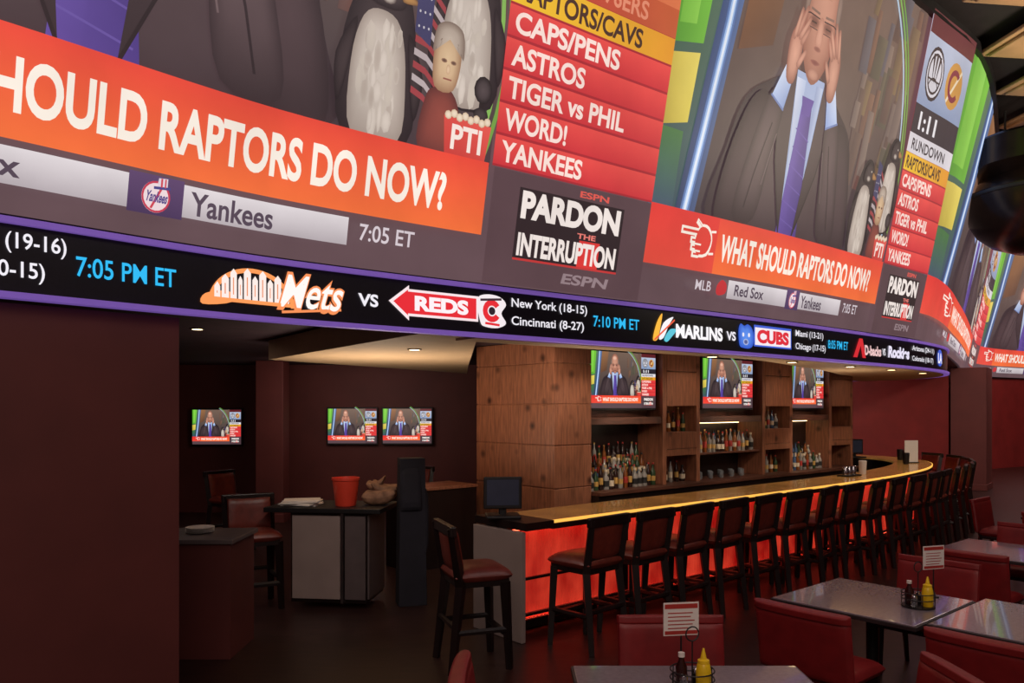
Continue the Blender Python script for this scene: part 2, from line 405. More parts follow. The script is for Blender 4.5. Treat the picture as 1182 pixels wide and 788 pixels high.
    for sg in (-1,1):
        cx=7.5+sg*.92
        a.blobg([(cx+sg*.2,5.45),(cx-sg*.12,5.4),(cx-sg*.26,5.95),(cx-sg*.24,6.42),(cx+sg*.1,6.6),(cx+sg*.28,6.2)],(138,86,72),(210,154,130),9)
        for k,(bx,by,ex,ey,w_) in enumerate(((-.2,6.3,-.44,6.66,.13),(-.1,6.4,-.4,6.86,.13),(.02,6.44,-.22,7.05,.13),(.13,6.36,-.02,6.96,.12))):
            a.fing(cx+sg*bx,by,cx+sg*ex,ey,w_,(210,154,130) if k%2 else (196,140,118),9.4+.12*k)
        a.fing(cx-sg*.18,5.8,cx-sg*.42,6.15,.15,(202,146,124),9.3)
    a.T=None
    # plush penguins, flag, bust, bucket
    for (px,py,k) in ((10.05,2.0,.84),(11.6,2.9,.82)):
        a.blobg([(px-.68*k,py),(px-.82*k,py+1.4*k),(px-.55*k,py+2.5*k),(px-.1,py+3.0*k),(px+.42*k,py+2.8*k),(px+.74*k,py+1.6*k),(px+.7*k,py)],(24,20,24),(54,46,48),10)
        a.blobg([(px-.48*k,py),(px-.6*k,py+1.2*k),(px-.42*k,py+2.0*k),(px-.05*k,py+2.2*k),(px+.36*k,py+2.0*k),(px+.56*k,py+1.1*k),(px+.5*k,py)],(150,138,128),(206,196,184),10.5,px-.1,py+1.2)
        rn=random.Random(int(px*10))
        for q in range(0 if small else 34): a.ellg(px-.03+(rn.random()-.5)*.8*k,py+.15+rn.random()*1.75*k,.04+.05*rn.random(),.14+.14*rn.random(),(190,180,168),rn.choice([(176,164,152),(212,202,190),(196,186,172)]),10.8+.008*q,7)
        a.blobg([(px-.3*k,py+2.3*k),(px-.25*k,py+2.75*k),(px+.12*k,py+2.95*k),(px+.42*k,py+2.7*k),(px+.36*k,py+2.3*k)],(22,18,22),(62,54,56),11.2)
        a.ellg(px+.05*k,py+2.42*k,.16*k,.1*k,(60,50,50),(190,180,168),11.28,10); a.ell(px+.2*k,py+2.66*k,.035*k,.035*k,(200,190,176),11.3,8)
        a.blobg([(px+.34*k,py+2.66*k),(px+.7*k,py+2.5*k),(px+.36*k,py+2.44*k)],(110,76,44),(176,128,70),11.4)
        for sg in (-1,1): a.blobg([(px+sg*.55*k,py+1.95*k),(px+sg*.92*k,py+1.25*k),(px+sg*.82*k,py+.45*k),(px+sg*.64*k,py+1.1*k)],(20,16,20),(52,44,46),11.2)
    for i in range(9): a.poly([(10.62,2.8+i*.19),(10.85,2.72+i*.2),(11.12,2.5+i*.2),(11.12,2.6+i*.2),(10.85,2.82+i*.2),(10.62,2.9+i*.19)],(150,54,60) if i%2==0 else (180,168,170),11.6)
    a.poly([(10.6,3.7),(10.9,3.55),(10.9,4.5),(10.6,4.6)],(50,52,92),11.8)
    for q in range(9): a.ell(10.66+.09*(q%3),3.8+.22*(q//3),.018,.022,(190,188,196),11.9,6)
    a.blobg([(10.85,2.0),(10.9,2.8),(11.1,3.0),(11.35,3.0),(11.55,2.7),(11.6,2.0)],(84,38,36),(136,62,52),12)
    a.blobg([(11.04,3.0),(10.98,3.55),(11.12,3.85),(11.38,3.85),(11.5,3.5),(11.4,3.0)],(150,112,82),(222,192,150),12.2)
    a.blobg([(10.96,3.5),(11.0,3.9),(11.25,4.02),(11.5,3.9),(11.54,3.5),(11.4,3.74),(11.1,3.74)],(116,100,88),(196,182,166),12.3)
    a.ellg(11.18,3.42,.06,.035,(180,140,110),(84,60,48),12.4,8); a.ellg(11.36,3.42,.06,.035,(180,140,110),(84,60,48),12.4,8); a.ellg(11.27,3.3,.04,.08,(190,152,118),(226,196,158),12.4,8); a.line([(11.19,3.15),(11.35,3.15)],.025,(140,80,66),12.4)
    a.ellg(11.98,3.15,.18,.22,(16,14,16),(70,62,64),12.4,12); a.rect(11.93,2.4,12.03,3.0,(24,20,22),12.3); a.ellg(11.98,2.75,.15,.12,(20,18,20),(56,50,52),12.5,10)
    a.quad([(11.35,2.02),(12.15,2.02),(12.22,2.6),(11.28,2.6)],[(190,50,46),(206,60,52),(226,80,70),(210,66,58)],12.6)
    for k in range(8): a.ellg(11.36+.11*k,2.62+.04*(k%2),.07,.07,(196,170,140),(236,220,196),12.7,8)
    if not small: a.text('PTI',11.45,12.05,2.1,2.5,(244,230,220),13)
    # lower third
    a.grad(0,.8,12.25,2.02,(244,106,48),(230,62,46),13)
    a.grad(0,.8,2.7,2.02,(228,68,52),(222,46,42),13.4)
    w=(252,244,230)
    a.text('WHAT SHOULD RAPTORS DO NOW?',2.9,11.45,1.08,1.70,w,14,.03)
    rb=(224,57,47)
    for q,c,l in ((1,w,14),(0,rb,14.6)):
        d=.055*(1-q)
        a.blob([(1.85+d,1.12+d),(2.35-d,1.15+d),(2.5-d,1.5),(2.3-d,1.78-d),(1.95,1.78-d),(1.75+d,1.45)],c,l,3)
        a.line([(1.95,1.62),(1.22+d,1.62)],.17-2*d,c,l+.1)
        for k,(y_,x_) in enumerate(((1.44,1.62),(1.29,1.66),(1.15,1.74))): a.line([(2.02,y_),(x_+d,y_)],.15-2*d,c,l+.12+.03*k)
        a.line([(2.05,1.72),(1.78+d,1.86)],.12-2*d,c,l+.3)
    for y_ in (1.365,1.22): a.line([(1.66,y_),(2.05,y_)],.04,w,15.2)
    for y_ in (1.2,1.68): a.line([(2.4,y_),(2.6,y_+.02)],.05,w,15.2)
    if not small:
        a.grad(3.5,.3,6.42,.72,(176,170,176),(222,218,222),13); a.grad(7.15,.3,9.75,.72,(176,170,176),(222,218,222),13)
        a.grad(6.42,.26,7.15,.76,(60,44,84),(84,62,104),13.1)
        a.text('Red Sox',3.8,5.2,.38,.64,(70,60,76),14,.02); a.text('Yankees',7.25,8.5,.34,.65,(70,60,76),14,.02)
        a.text('MLB',2.1,2.75,.4,.62,(214,206,214),14,.01); a.text('7:05 ET',9.95,10.95,.4,.66,(214,206,214),14,.012)
        # round ball emblem with bat and striped hat
        a.ell(6.78,.49,.19,.2,(240,222,226),13.5,20); a.ring(6.78,.49,.165,.19,(196,50,76),13.8,n=20,ky=1.05)
        a.text('Yankees',6.63,6.92,.42,.56,(70,60,130),14.1,.03,.2); a.line([(6.72,.34),(6.86,.64)],.03,(206,60,76),13.9)
        a.poly([(6.78,.60),(6.92,.62),(6.92,.74),(6.8,.73)],(226,214,226),14.2); a.line([(6.74,.6),(6.96,.62)],.035,(60,60,130),14.3); a.line([(6.84,.62),(6.84,.73)],.025,(206,60,76),14.4); a.line([(6.89,.62),(6.89,.73)],.02,(206,60,76),14.4)
        a.blob([(3.05,.35),(3.4,.4),(3.42,.6),(3.2,.7),(3.0,.55)],(190,40,46),13.5,3)
    x0,x1,rh=12.32,16,.53
    a.rect(x0,2.0,x1,9,(160,30,40),13)
    for i,t in enumerate(['YANKEES','WORD!','TIGER vs PHIL','ASTROS','CAPS/PENS']):
        y=2.0+i*rh
        a.grad(x0,y+.035,x1,y+rh-.01,(200,40,48),(228,66,62),13.4)
        wd={'YANKEES':1.8,'WORD!':1.35,'TIGER vs PHIL':2.65,'ASTROS':1.6,'CAPS/PENS':2.35}[t]
        a.text(t,x0+.14,x0+.14+wd,y+.09,y+rh-.08,(250,226,216),14,.028)
    y=2.0+5*rh
    a.grad(x0,y+.03,x1,y+rh-.01,(238,192,34),(224,146,34),13.4,True); a.text('RAPTORS/CAVS',x0+.14,x0+2.95,y+.09,y+rh-.09,(60,36,26),14,.026)
    y+=rh
    if first:
        a.grad(x0,y,x1,y+rh,(180,36,44),(190,84,44),13.4,True); a.text('OF 76ERS',x0+1.3,x0+3.0,y+.09,y+rh-.1,(226,136,104),14,.02)
        a.grad(x0,y+rh,x1,y+2*rh,(190,40,44),(214,110,64),13.5,True); a.rect(x0,y+2*rh,x1,9,(226,214,210),13.5)
    else:
        a.rect(x0,y,x1,y+rh,(216,214,220),13.4); a.text('RUNDOWN',x0+.3,x0+3.0,y+.1,y+rh-.12,(40,36,44),14,.02)
        y+=rh
        a.rect(x0,y,x1,y+.8,(38,34,44),13.5); a.text('1:11',x0+.5,x0+1.9,y+.14,y+.64,(240,240,244),14,.03)
        a.grad(x0,y+.8,x1,9,(130,150,184),(186,196,214),13.5); yc=y+1.75
        # clawed basketball roundel
        a.ell(x0+1.0,yc,.72,.74,(34,30,38),13.8); a.ring(x0+1.0,yc,.56,.64,(214,214,222),14,n=20); a.ell(x0+1.0,yc,.48,.49,(206,206,214),14.1)
        for k in (-1,0,1): a.poly([(x0+1.0+.26*k-.09,yc+.5),(x0+1.0+.26*k+.07,yc+.5),(x0+1.0+.12*k,yc-.28)],(34,30,38),14.4)
        a.line([(x0+.5,yc-.18),(x0+1.5,yc-.18)],.05,(34,30,38),14.6); a.ring(x0+1.0,yc-.55,.4,.45,(34,30,38),14.6,.4,2.75,10)
        a.ell(x0+2.6,yc,.65,.66,(196,140,60),13.8); a.line([(x0+2.2,yc-.5),(x0+3.05,yc+.5)],.1,(230,214,180),14); a.ring(x0+2.6,yc,.3,.46,(120,30,50),14.2,.8,5.6)
        a.rect(x0,8.4,x1,9,(90,30,36),15)
    a.rect(x0+.05,.0,x1,1.98,(76,56,62),13.2)
    a.rect(12.95,1.16,15.4,1.74,(30,22,26),13.6); a.text('PARDON',13.02,15.33,1.2,1.7,(242,234,228),14,.05)
    a.rect(12.95,1.0,15.4,1.16,(30,22,26),13.6); a.text('THE',14.35,14.8,1.03,1.13,(236,120,110),14,.03)
    a.rect(12.95,.46,15.4,1.0,(30,22,26),13.6); a.rect(14.42,.46,14.92,1.0,(214,44,42),13.7); a.rect(12.95,.46,15.4,.5,(190,44,44),13.8); a.text('INTERRUPTION',13.02,15.33,.54,.96,(242,234,228),14,.04)
    if not small:
        a.text('ESPN',14.3,15.0,1.79,1.91,(220,80,70),14,.03); a.text('ESPN',14.1,15.2,.14,.34,(138,120,126),14,.03,.2)

def panel_map(s0,s1,eps=.005,p=1.0):
    def f(X,Y,l):
        s=s1-(s1-s0)*max(0,1-X/16)**p; h=Y/9*HS; q=SCR.at(s,-(LEAN*h+.03+l*eps)); return (q.x,q.y,ZS+h)
    return f

mb=MB()
sweep(mb,SCR,0,41.9,110,[(.02,ZS),(.3,ZS),(.3-LEAN*HS+.1,ZS+HS),(.02-LEAN*HS,ZS+HS)])
vw=top(mb.obj('video_wall',m_ledblack),'huge curved LED video wall leaning outward above the bar','video wall')
HAZE[0]=.13
for i,(s0,s1,p_) in enumerate([(1.85,9.3,.94),(9.3,15.5,1),(15.5,31.4,1),(31.4,41.5,1)]):
    a=Art(); RESU[0]=5 if i==0 else 3; show(a,first=(i==0))
    o=a.build('screen_image',panel_map(s0,s1,p=p_),[16*k/36 for k in range(1,36)],m_screen); o.parent=vw
    o['label']='talk show broadcast with red rundown column and orange caption'
a=Art(); a.rect(0,0,16,9,(86,66,72),0); a.rect(0,2,16,9,(70,58,62),1)
o=a.build('screen_image',panel_map(0,1.85),[4,8,12],m_screen); o.parent=vw
HAZE[0]=0

# LED ticker
mb=MB(); sweep(mb,RIB,0,RIB.L-.1,80,rect(0,ZR0+.005,.30,ZR1))
tk=top(mb.obj('led_ticker',m_ledblack),'black curved LED score ribbon running below the video wall','led ticker')
mb=MB(); sweep(mb,RIB,0,RIB.L-.1,80,rect(-.035,ZR1-.015,.0,ZR1+.02)); mb.obj('glow_strip',m_violet,parent=tk)  # upper frame edge, glows in place of its violet reflection
mb=MB(); sweep(mb,RIB,0,RIB.L-.1,80,rect(-.035,ZR0-.03,.05,ZR0+.004)); mb.obj('glow_strip',m_violet,parent=tk)  # lower frame edge with the same painted reflection
a=Art(); RESU[0]=4; W=(232,228,236); CY=(40,180,236); OR=(246,150,84); RD=(222,40,50)
def two(t1,t2,x0,x1a,x1b,y=0): a.text(t1,x0,x1a,.225,.325,W,1,.012); a.text(t2,x0,x1b,.07,.17,W,1,.012)
a.text('New York',3.55,4.04,.225,.325,W,1,.012); a.text('(19-16)',4.12,4.42,.215,.33,W,1,.012)
a.text('Boston',3.5,3.9,.07,.17,W,1,.012); a.text('(20-15)',4.0,4.31,.06,.175,W,1,.012)
a.text('7:05 PM ET',4.47,5.05,.13,.245,CY,1,.01)
a.ring(5.57,.05,.28,.315,OR,1,.1,3.04,24,.85)
a.blob([(5.22,.05),(5.24,.12),(5.4,.15),(5.42,.08)],OR,1.05)
for x,w_,h in ((5.3,.04,.175),(5.35,.05,.23),(5.41,.045,.272),(5.465,.03,.23),(5.505,.05,.285),(5.565,.04,.24),(5.615,.05,.28),(5.675,.04,.23),(5.725,.05,.262),(5.785,.05,.2)):
    a.rect(x,.095,x+w_,h,(244,228,222),1.4); a.poly([(x,h),(x+w_,h),(x+w_/2,h+.03)],(244,228,222),1.5); a.rect(x+w_*.4,.13,x+w_*.55,h-.03,(226,130,80),1.6)
a.rect(5.24,.08,5.86,.105,OR,1.7)
a.text('Mets',5.74,6.22,.055,.33,(240,140,84),1.8,.05,.3); a.text('Mets',5.76,6.22,.08,.31,(250,240,236),2.0,.012,.3)
a.line([(5.78,.045),(6.24,.095)],.018,(240,140,84),1.7)
a.text('VS',6.38,6.55,.14,.235,W,1,.03)
a.poly([(6.64,.2),(6.82,.335),(6.82,.305),(7.48,.305),(7.48,.095),(6.82,.095),(6.82,.06)],(240,220,224),1); a.poly([(6.68,.2),(6.81,.3),(6.81,.285),(7.46,.285),(7.46,.115),(6.81,.115),(6.81,.1)],RD,1.4)
a.text('REDS',6.87,7.38,.14,.26,(244,232,236),1.8,.05)
a.blob([(7.5,.1),(7.47,.28),(7.56,.33),(7.7,.32),(7.77,.26),(7.72,.18),(7.77,.1),(7.68,.055),(7.55,.06)],(236,226,230),1.2)
a.ring(7.62,.195,.045,.095,RD,1.6,.6,5.7,14); a.ell(7.62,.195,.035,.035,(40,30,40),1.7,10); a.line([(7.5,.28),(7.72,.3)],.02,(60,40,50),1.8); a.line([(7.55,.09),(7.7,.08)],.02,RD,1.8)
two('New York (18-15)','Cincinnati (8-27)',7.83,8.72,8.68)
a.text('7:10 PM ET',8.8,9.42,.14,.245,CY,1,.01)
a.blob([(9.62,.07),(9.68,.24),(9.76,.335),(9.74,.22),(9.69,.07)],(250,180,60),1); a.blob([(9.71,.08),(9.78,.24),(9.93,.31),(9.86,.22),(9.78,.09)],(240,236,240),1.2); a.blob([(9.79,.08),(9.88,.18),(9.98,.18),(9.9,.1),(9.83,.05)],(90,190,210),1.3); a.line([(9.64,.06),(9.95,.28)],.018,(230,90,60),1.5)
a.text('MARLINS',9.97,10.75,.1,.245,(244,240,244),1.4,.04); a.text('VS',10.82,10.99,.12,.22,W,1,.03)
a.blobg([(11.06,.08),(11.04,.24),(11.08,.32),(11.15,.3),(11.22,.32),(11.3,.28),(11.34,.19),(11.32,.09),(11.25,.05),(11.14,.05)],(40,80,190),(90,140,230),1.1); a.ell(11.13,.2,.02,.025,W,1.4,8); a.ell(11.24,.2,.02,.025,W,1.4,8); a.ellg(11.18,.12,.05,.035,(200,210,240),(60,70,130),1.4,10)
a.rect(11.34,.08,12.14,.325,(60,90,200),.9); a.rect(11.36,.098,12.12,.298,(236,226,232),1.2); a.text('CUBS',11.4,12.08,.12,.278,(214,40,56),1.6,.06)
two('Miami (13-21)','Chicago (17-15)',12.24,12.92,12.98); a.text('8:05 PM ET',13.05,13.6,.14,.25,CY,1,.01)
a.poly([(13.75,.06),(13.93,.32),(14.03,.32),(14.13,.06),(14.03,.06),(13.97,.22),(13.87,.06)],(206,36,46),1.2); a.text('D-backs',14.1,14.62,.1,.24,(230,190,190),1,.04)
a.text('VS',14.66,14.76,.12,.22,W,1,.03)
a.text('Rockies',14.85,15.62,.1,.27,(226,220,240),1,.05,.1)
two('Arizona (24-11)','Colorado (18-17)',15.75,16.85,16.8); a.ell(17.25,.2,.18,.14,(60,90,200),1); a.text('LA',17.1,17.4,.11,.28,W,1.5,.04)
bins=[0,4.08,4.45,5.15,5.84,6.34,6.6,7.46,7.78,8.76,9.5,9.95,10.78,11.03,12.2,13.0,13.65,14.1,14.64,14.8,15.7,17.0,30]
names=['ticker_text','ticker_text','ticker_text','ticker_emblem','ticker_text','ticker_text','ticker_emblem','ticker_emblem','ticker_text','ticker_text','ticker_emblem','ticker_text','ticker_text','ticker_emblem','ticker_text','ticker_text','ticker_emblem','ticker_text','ticker_text','ticker_text','ticker_text','ticker_emblem']
def mid(q): xs=[p[0] for p in q[0]]; return (min(xs)+max(xs))/2
for b0,b1,nm in zip(bins,bins[1:],names):
    sub=[q for q in a.p if b0<=mid(q)<b1]
    if sub:
        o=a.build(nm,lambda s,y,l:(*RIB.at(s,-(.006+l*.003)),ZR0+y),[3+.4*k for k in range(40)],m_tick,sub); o.parent=tk

# ------------------------------------------------------------------ room shell
mb=MB(); mb.b6(-14,-3,-.1,30,34,0); struct(mb.obj('floor',m_floor),'dark brown wooden floor')
pts=[tuple(SCR.at(t,.02-LEAN*HS)) for t in [i*41.8/50 for i in range(51)]]+[(29.9,31),(29.9,-3),(-6,-3)]
mb=MB(); mb.prism(pts,ZS+HS+.15,ZS+HS+.25); struct(mb.obj('ceiling',m_dark),'black painted high ceiling')
pts=[tuple(SCR.at(t,.34)) for t in [i*41.8/50 for i in range(51)]]+[(24,33.9),(-13.9,33.9),(-13.9,.9)]
mb=MB(); mb.prism(pts,2.95,3.12); struct(mb.obj('ceiling.001',m_darkin),'dark low ceiling over the bar area')
mb=MB(); mb.b6(-14,33.9,0,30,34.0,7.45); struct(mb.obj('wall_back',m_wall),'dark maroon back wall')
mb=MB(); mb.b6(30,-3,0,30.1,34,7.45); struct(mb.obj('wall_right',m_wall),'dark maroon side wall')
mb=MB(); sweep(mb,RIB,0,5.11,20,rect(.08,0,.45,2.67)); struct(mb.obj('wall_left',m_wall),'dark maroon wall below the ticker')
mb=MB(); mb.b6(-9,15.6,0,-.3,15.75,2.95); struct(mb.obj('wall_rear',m_wall),'dark maroon wall carrying televisions')
mb=MB(); mb.b6(-9.15,3,0,-9,15.75,2.95); struct(mb.obj('wall_side',m_wall),'dark maroon side wall')
mb=MB(); mb.b6(7.6,20,0,11.2,20.12,2.95); struct(mb.obj('wall_far',m_wallred),'dim red wall behind the bar end')
mb=MB(); sweep(mb,SCR,32.5,41.8,20,rect(.1,0,.3,3.11)); struct(mb.obj('wall_end',m_wallred),'maroon wall below the far end of the video wall')
mb=MB(); mb.prism([(-.75,6.35),(-3.06,9.8),(-.8,13.8),(-.62,11.1),(-.3,6.75)],2.70,2.94)
sweep(mb,RIB,7.5,RIB.L-.3,50,lambda s: rect(.06,2.68,.36+max(0,min(1,(s-12)/5))*1.2,2.70))
struct(mb.obj('trim_1',m_cream),'cream plaster soffit under the ticker')
mb=MB(); sweep(mb,SCR,8,41,60,rect(-LEAN*HS-.0,7.15,-LEAN*HS-.1,7.3)); struct(mb.obj('trim_2',m_black),'black curved valance at the top of the video wall')

for i,(x,y,w_,d_) in enumerate([(6.9,9.3,2.4,1.25),(8.0,10.75,2.4,1.35),(9.0,12.2,2.2,1.2),(10.0,13.7,2.2,1.3),(11.4,15.6,2.4,1.5)]):
    mb=MB(); mb.box(0,0,0,w_,d_,.06); mb.box(0,0,-.05,w_-.2,d_-.2,.05)
    top(mb.obj('ceiling_panel',m_bronze,bevel=.02,loc=(x,y,7.2),rz=.12),'tan bronze coloured ceiling panel','ceiling panel','ceiling panels')
def bowl(x,y,z,r,h):
    q=top(empty('pendant_fixture',(x,y,z)),'large dark bronze curved ceiling fixture hanging beside the video wall','ceiling fixture')
    mb=MB(); pr=[(r*.05,0),(r*.35,.02*h),(r*.62,.12*h),(r*.82,.28*h),(r*.95,.5*h),(r,.72*h),(r*1.0,.8*h),(r*.92,.8*h),(r*.8,1.0*h),(r*.3,1.05*h)]
    mb.lathe(0,0,0,pr,32); mb.obj('bowl',m_fixture,smooth=True,parent=q)
    for t in range(3):
        mb=MB(); mb.cyl((r*.5*math.cos(2.1*t),r*.5*math.sin(2.1*t),h),(r*.5*math.cos(2.1*t),r*.5*math.sin(2.1*t),7.3-z),.02,n=8); mb.obj('rod',m_black,parent=q)
    mb=MB(); mb.tube([(r*1.0*math.cos(t),r*1.0*math.sin(t),.76*h) for t in [k*math.pi/20 for k in range(40)]],.035,8,closed=True); mb.obj('rim',m_black,smooth=True,parent=q)
    mb=MB(); mb.lathe(0,0,h*1.0,[(r*.8,0),(r*1.0,.15),(r*.95,.6),(r*.9,.65),(r*.5,.65)],32); mb.obj('upper_ring',m_fixture,smooth=True,parent=q)
bowl(8.95,13.2,4.72,1.15,1.25)

def column(x,y,w,d,h,rz,mat,lab,nm='column'):
    mb=MB(); mb.box(0,0,h/2,w,d,h); mb.box(0,0,.08,w+.04,d+.04,.16)
    return top(mb.obj(nm,mat,bevel=.01,loc=(x,y,0),rz=rz),lab,'column')
column(11.9,20.2,1.0,.8,3.11,.9,m_wall,'dark maroon square column below the video wall')
column(-4.42,14.4,.5,.4,2.95,0,m_wall,'maroon square column near the televisions')
column(15.2,26,1.2,.8,3.11,.9,m_wall,'dark maroon square column further along the hall')
r=top(empty('covered_stand',(-1.08,8.35,0),.3),'dark navy cover draped over a tall upright stand','covered stand')
mb=MB(); mb.box(0,0,.78,.30,.24,1.56,0,0,.88); mb.pad((.13,0,.9),(0,1,0),(0,.05,1),(1,0,0),.22,.7,.1); mb.pad((-.02,-.08,1.25),(1,0,0),(0,.1,1),(0,1,0),.24,.5,.12)
mb.obj('cover',m_navy,bevel=.03,parent=r)

# ------------------------------------------------------------------ bar
bar=top(empty('bar_counter',(0,0,0)),'long curved bar with amber lit stone top and red glowing front','bar counter')
mb=MB(); sweep(mb,BAR,.35,BAR.L-.05,70,rect(.012,1.035,.64,1.07)); mb.obj('counter_top',m_onyx,parent=bar)['label']='amber lit onyx slab'
mb=MB(); sweep(mb,BAR,.35,BAR.L-.05,70,rect(0,1.04,.0118,1.068)); mb.obj('lit_edge',m_amber,parent=bar)['label']='glowing amber front edge'
mb=MB(); sweep(mb,BAR,-.0,.345,4,rect(-.02,1.0,.72,1.07)); sweep(mb,BAR,.35,BAR.L-.05,70,rect(.004,.985,.64,1.033)); mb.obj('counter_edge',m_dwood,parent=bar)
mb=MB(); sweep(mb,BAR,.03,BAR.L-.1,70,rect(.3,.02,.62,.983)); mb.obj('bar_body',m_dwood,parent=bar)
mb=MB(); n=int((BAR.L-.2)/.025); vs=[]; fs=[]
for i in range(n+1):
    t=.08+i*.025; o_=.262+(.012 if i%2 else 0); p=BAR.at(t,o_); vs+= [(p.x,p.y,.13),(p.x,p.y,.95)]
fs=[(2*i,2*i+2,2*i+3,2*i+1) for i in range(n)]; mb.add(vs,fs); mb.obj('front_panel',m_redglow,parent=bar)['label']='ribbed backlit red panel'
mb=MB(); sweep(mb,BAR,.05,BAR.L-.1,70,rect(.19,.972,.22,.983)); mb.obj('glow_strip',m_redled,parent=bar)
mb=MB(); sweep(mb,BAR,.08,BAR.L-.1,70,rect(.205,.06,.235,.135)); mb.obj('kick_rail',m_dwood,parent=bar)
mb=MB(); sweep(mb,BAR,.1,BAR.L-.1,70,rect(.238,.118,.256,.128)); mb.obj('glow_strip',m_redled,parent=bar)
for k in range(6):
    mb=MB(); t=1.6+2.2*k; p=BAR.at(t,.25); mb.box(p.x,p.y,.5,.09,.05,.96,BAR.ang(t)); mb.obj('pilaster',m_dwood,parent=bar)
mb=MB(); sweep(mb,BAR,.08,BAR.L-.1,70,rect(.235,.49,.262,.515)); mb.obj('middle_rail',m_dwood,parent=bar)
mb=MB(); pts=[(*BAR.at(.1+(BAR.L-.3)*i/60,.16),.2) for i in range(61)]; mb.tube(pts,.02,8); mb.obj('foot_rail',m_metal,smooth=True,parent=bar)
mb=MB(); p=BAR.at(0,.36); mb.box(p.x,p.y,.495,.05,.70,.985,BAR.ang(0)); mb.obj('end_panel',m_panelgrey,bevel=.005,parent=bar)['label']='light grey end panel'

def stool(mat_seat,mat_back):
    r=empty('bar_stool',(0,0,0))
    mb=MB(); mb.pad((0,.0,.755),(1,0,0),(0,1,0),(0,0,1),.50,.48,.14); mb.box(0,0,.70,.45,.43,.06,mi=1); mb.obj('seat',[mat_seat,m_dwood],smooth=True,parent=r)
    mb=MB(); mb.pad((0,-.225,.955),(1,0,0),(0,-.16,1),(0,1,.16),.45,.34,.08,curve=.02,p=8); mb.obj('backrest',mat_back,smooth=True,parent=r)
    mb=MB(); mb.box(0,-.266,1.125,.55,.055,.085); mb.obj('top_rail',m_dwood,bevel=.01,parent=r)
    mb=MB(); mb.box(0,-.2,.79,.46,.045,.07); mb.obj('lower_rail',m_dwood,bevel=.008,parent=r)
    for x in (-.22,.22):
        mb=MB(); mb.cyl((x*1.1,.21,0),(x,.18,.70),.032,.046,4); mb.obj('leg',m_dwood,parent=r)
        mb=MB(); mb.cyl((x*1.1,-.27,0),(x,-.19,.70),.032,.046,4); mb.cyl((x,-.19,.68),(x*1.1,-.272,1.15),.046,.036,4); mb.obj('leg',m_dwood,parent=r)
    mb=MB(); mb.cyl((-.232,.2,.27),(.232,.2,.27),.028,n=6); mb.obj('footrest',m_dwood,parent=r)
    mb=MB(); mb.cyl((-.232,-.24,.36),(.232,-.24,.36),.024,n=6); mb.obj('stretcher',m_dwood,parent=r)
    for x in (-.232,.232):
        mb=MB(); mb.cyl((x,-.24,.32),(x,.2,.32),.024,n=6); mb.obj('stretcher',m_dwood,parent=r)
    return r
st=top(stool(m_leather2,m_leather2),'dark wooden bar stool with reddish brown leather seat at the bar','bar stool','bar stools')
first=True
ts=[.42+.625*k for k in range(20)]
for k,t in enumerate(ts):
    p=BAR.at(t,-.34-.03*random.random()); rz=BAR.ang(t)+.12+random.uniform(-.08,.08)
    if first: st.location=(p.x,p.y,0); st.rotation_euler=(0,0,rz); first=False
    else: inst(st,(p.x,p.y,0),rz)
inst(st,(-.30,6.42,0),math.radians(-70),label='dark wooden bar stool with red leather seat at the bar end')
inst(st,(-2.72,8.2,0),math.radians(-150),label='dark wooden bar stool with red back beside the service station')
inst(st,(-4.1,11.4,0),math.radians(-120),label='dark wooden bar stool near the television wall')
inst(st,(-1.6,12.2,0),math.radians(150),label='dark wooden bar stool near the television wall')

# ------------------------------------------------------------------ back bar
A=math.atan2(.65,.76); C=(.53,9.7)
bb=top(empty('back_bar',(C[0],C[1],0),A),'pine panelled back bar with shelves, niches and lit bottles','back bar')
def loc(x,y): return (C[0]+x*math.cos(A)-y*math.sin(A), C[1]+x*math.sin(A)+y*math.cos(A))
mb=MB(); zs=[0,.52,1.08,1.62,2.14,2.66,2.949]
for z0,z1 in zip(zs,zs[1:]): mb.b6(0,0,z0+.006,.66,1.58,z1-.006)
mb.b6(.012,.012,0,.65,1.57,2.94); mb.obj('pier',m_wood,bevel=.006,parent=bb)
def pier(x0,x1):
    mb=MB(); x=[x0,x0+.09,x1-.09,x1]
    mb.b6(x0,0,1.0,x[1],.42,2.949); mb.b6(x[2],0,1.0,x1,.42,2.949)
    for z0,z1 in ((1.4,1.5),(1.5,1.75),(2.12,2.62),(2.625,2.949)): mb.b6(x[1],0,z0,x[2],.42,z1-.006)
    mb.b6(x0,.4,1.0,x1,.5,2.94); mb.obj('pier',m_wood,bevel=.005,parent=bb)
for x0,x1 in ((2.12,3.0),(4.69,5.63),(6.9,7.8)): pier(x0,x1)
bays=((.665,2.12),(3.0,4.69),(5.63,6.9))
for x0,x1 in bays:
    mb=MB(); mb.b6(x0,.46,1.0,x1,.52,1.9); mb.obj('back_panel',m_dwood,parent=bb)
    mb=MB(); mb.b6(x0,.28,1.97,x1,.5,2.949); mb.b6(x0,.02,1.87,x1,.5,1.97); mb.obj('header',m_wood2,bevel=.005,parent=bb)
mb=MB(); mb.b6(.67,-.12,0,7.8,.5,.95); mb.obj('cabinet_body',m_dwood,parent=bb)
mb=MB(); mb.b6(.67,-.15,.952,7.8,.5,1.0); mb.obj('counter_top',m_wood2,bevel=.005,parent=bb)
mb=MB(); mb.b6(.67,.26,1.0,2.11,.36,1.13); mb.b6(.67,.36,1.0,2.11,.46,1.27); mb.obj('shelf',m_wood2,parent=bb)
mb=MB(); mb.b6(3.0,.05,1.385,4.69,.46,1.41); mb.obj('shelf',m_wood2,parent=bb)
mb=MB(); mb.b6(5.63,.26,1.0,6.9,.46,1.15); mb.obj('shelf',m_wood2,parent=bb)
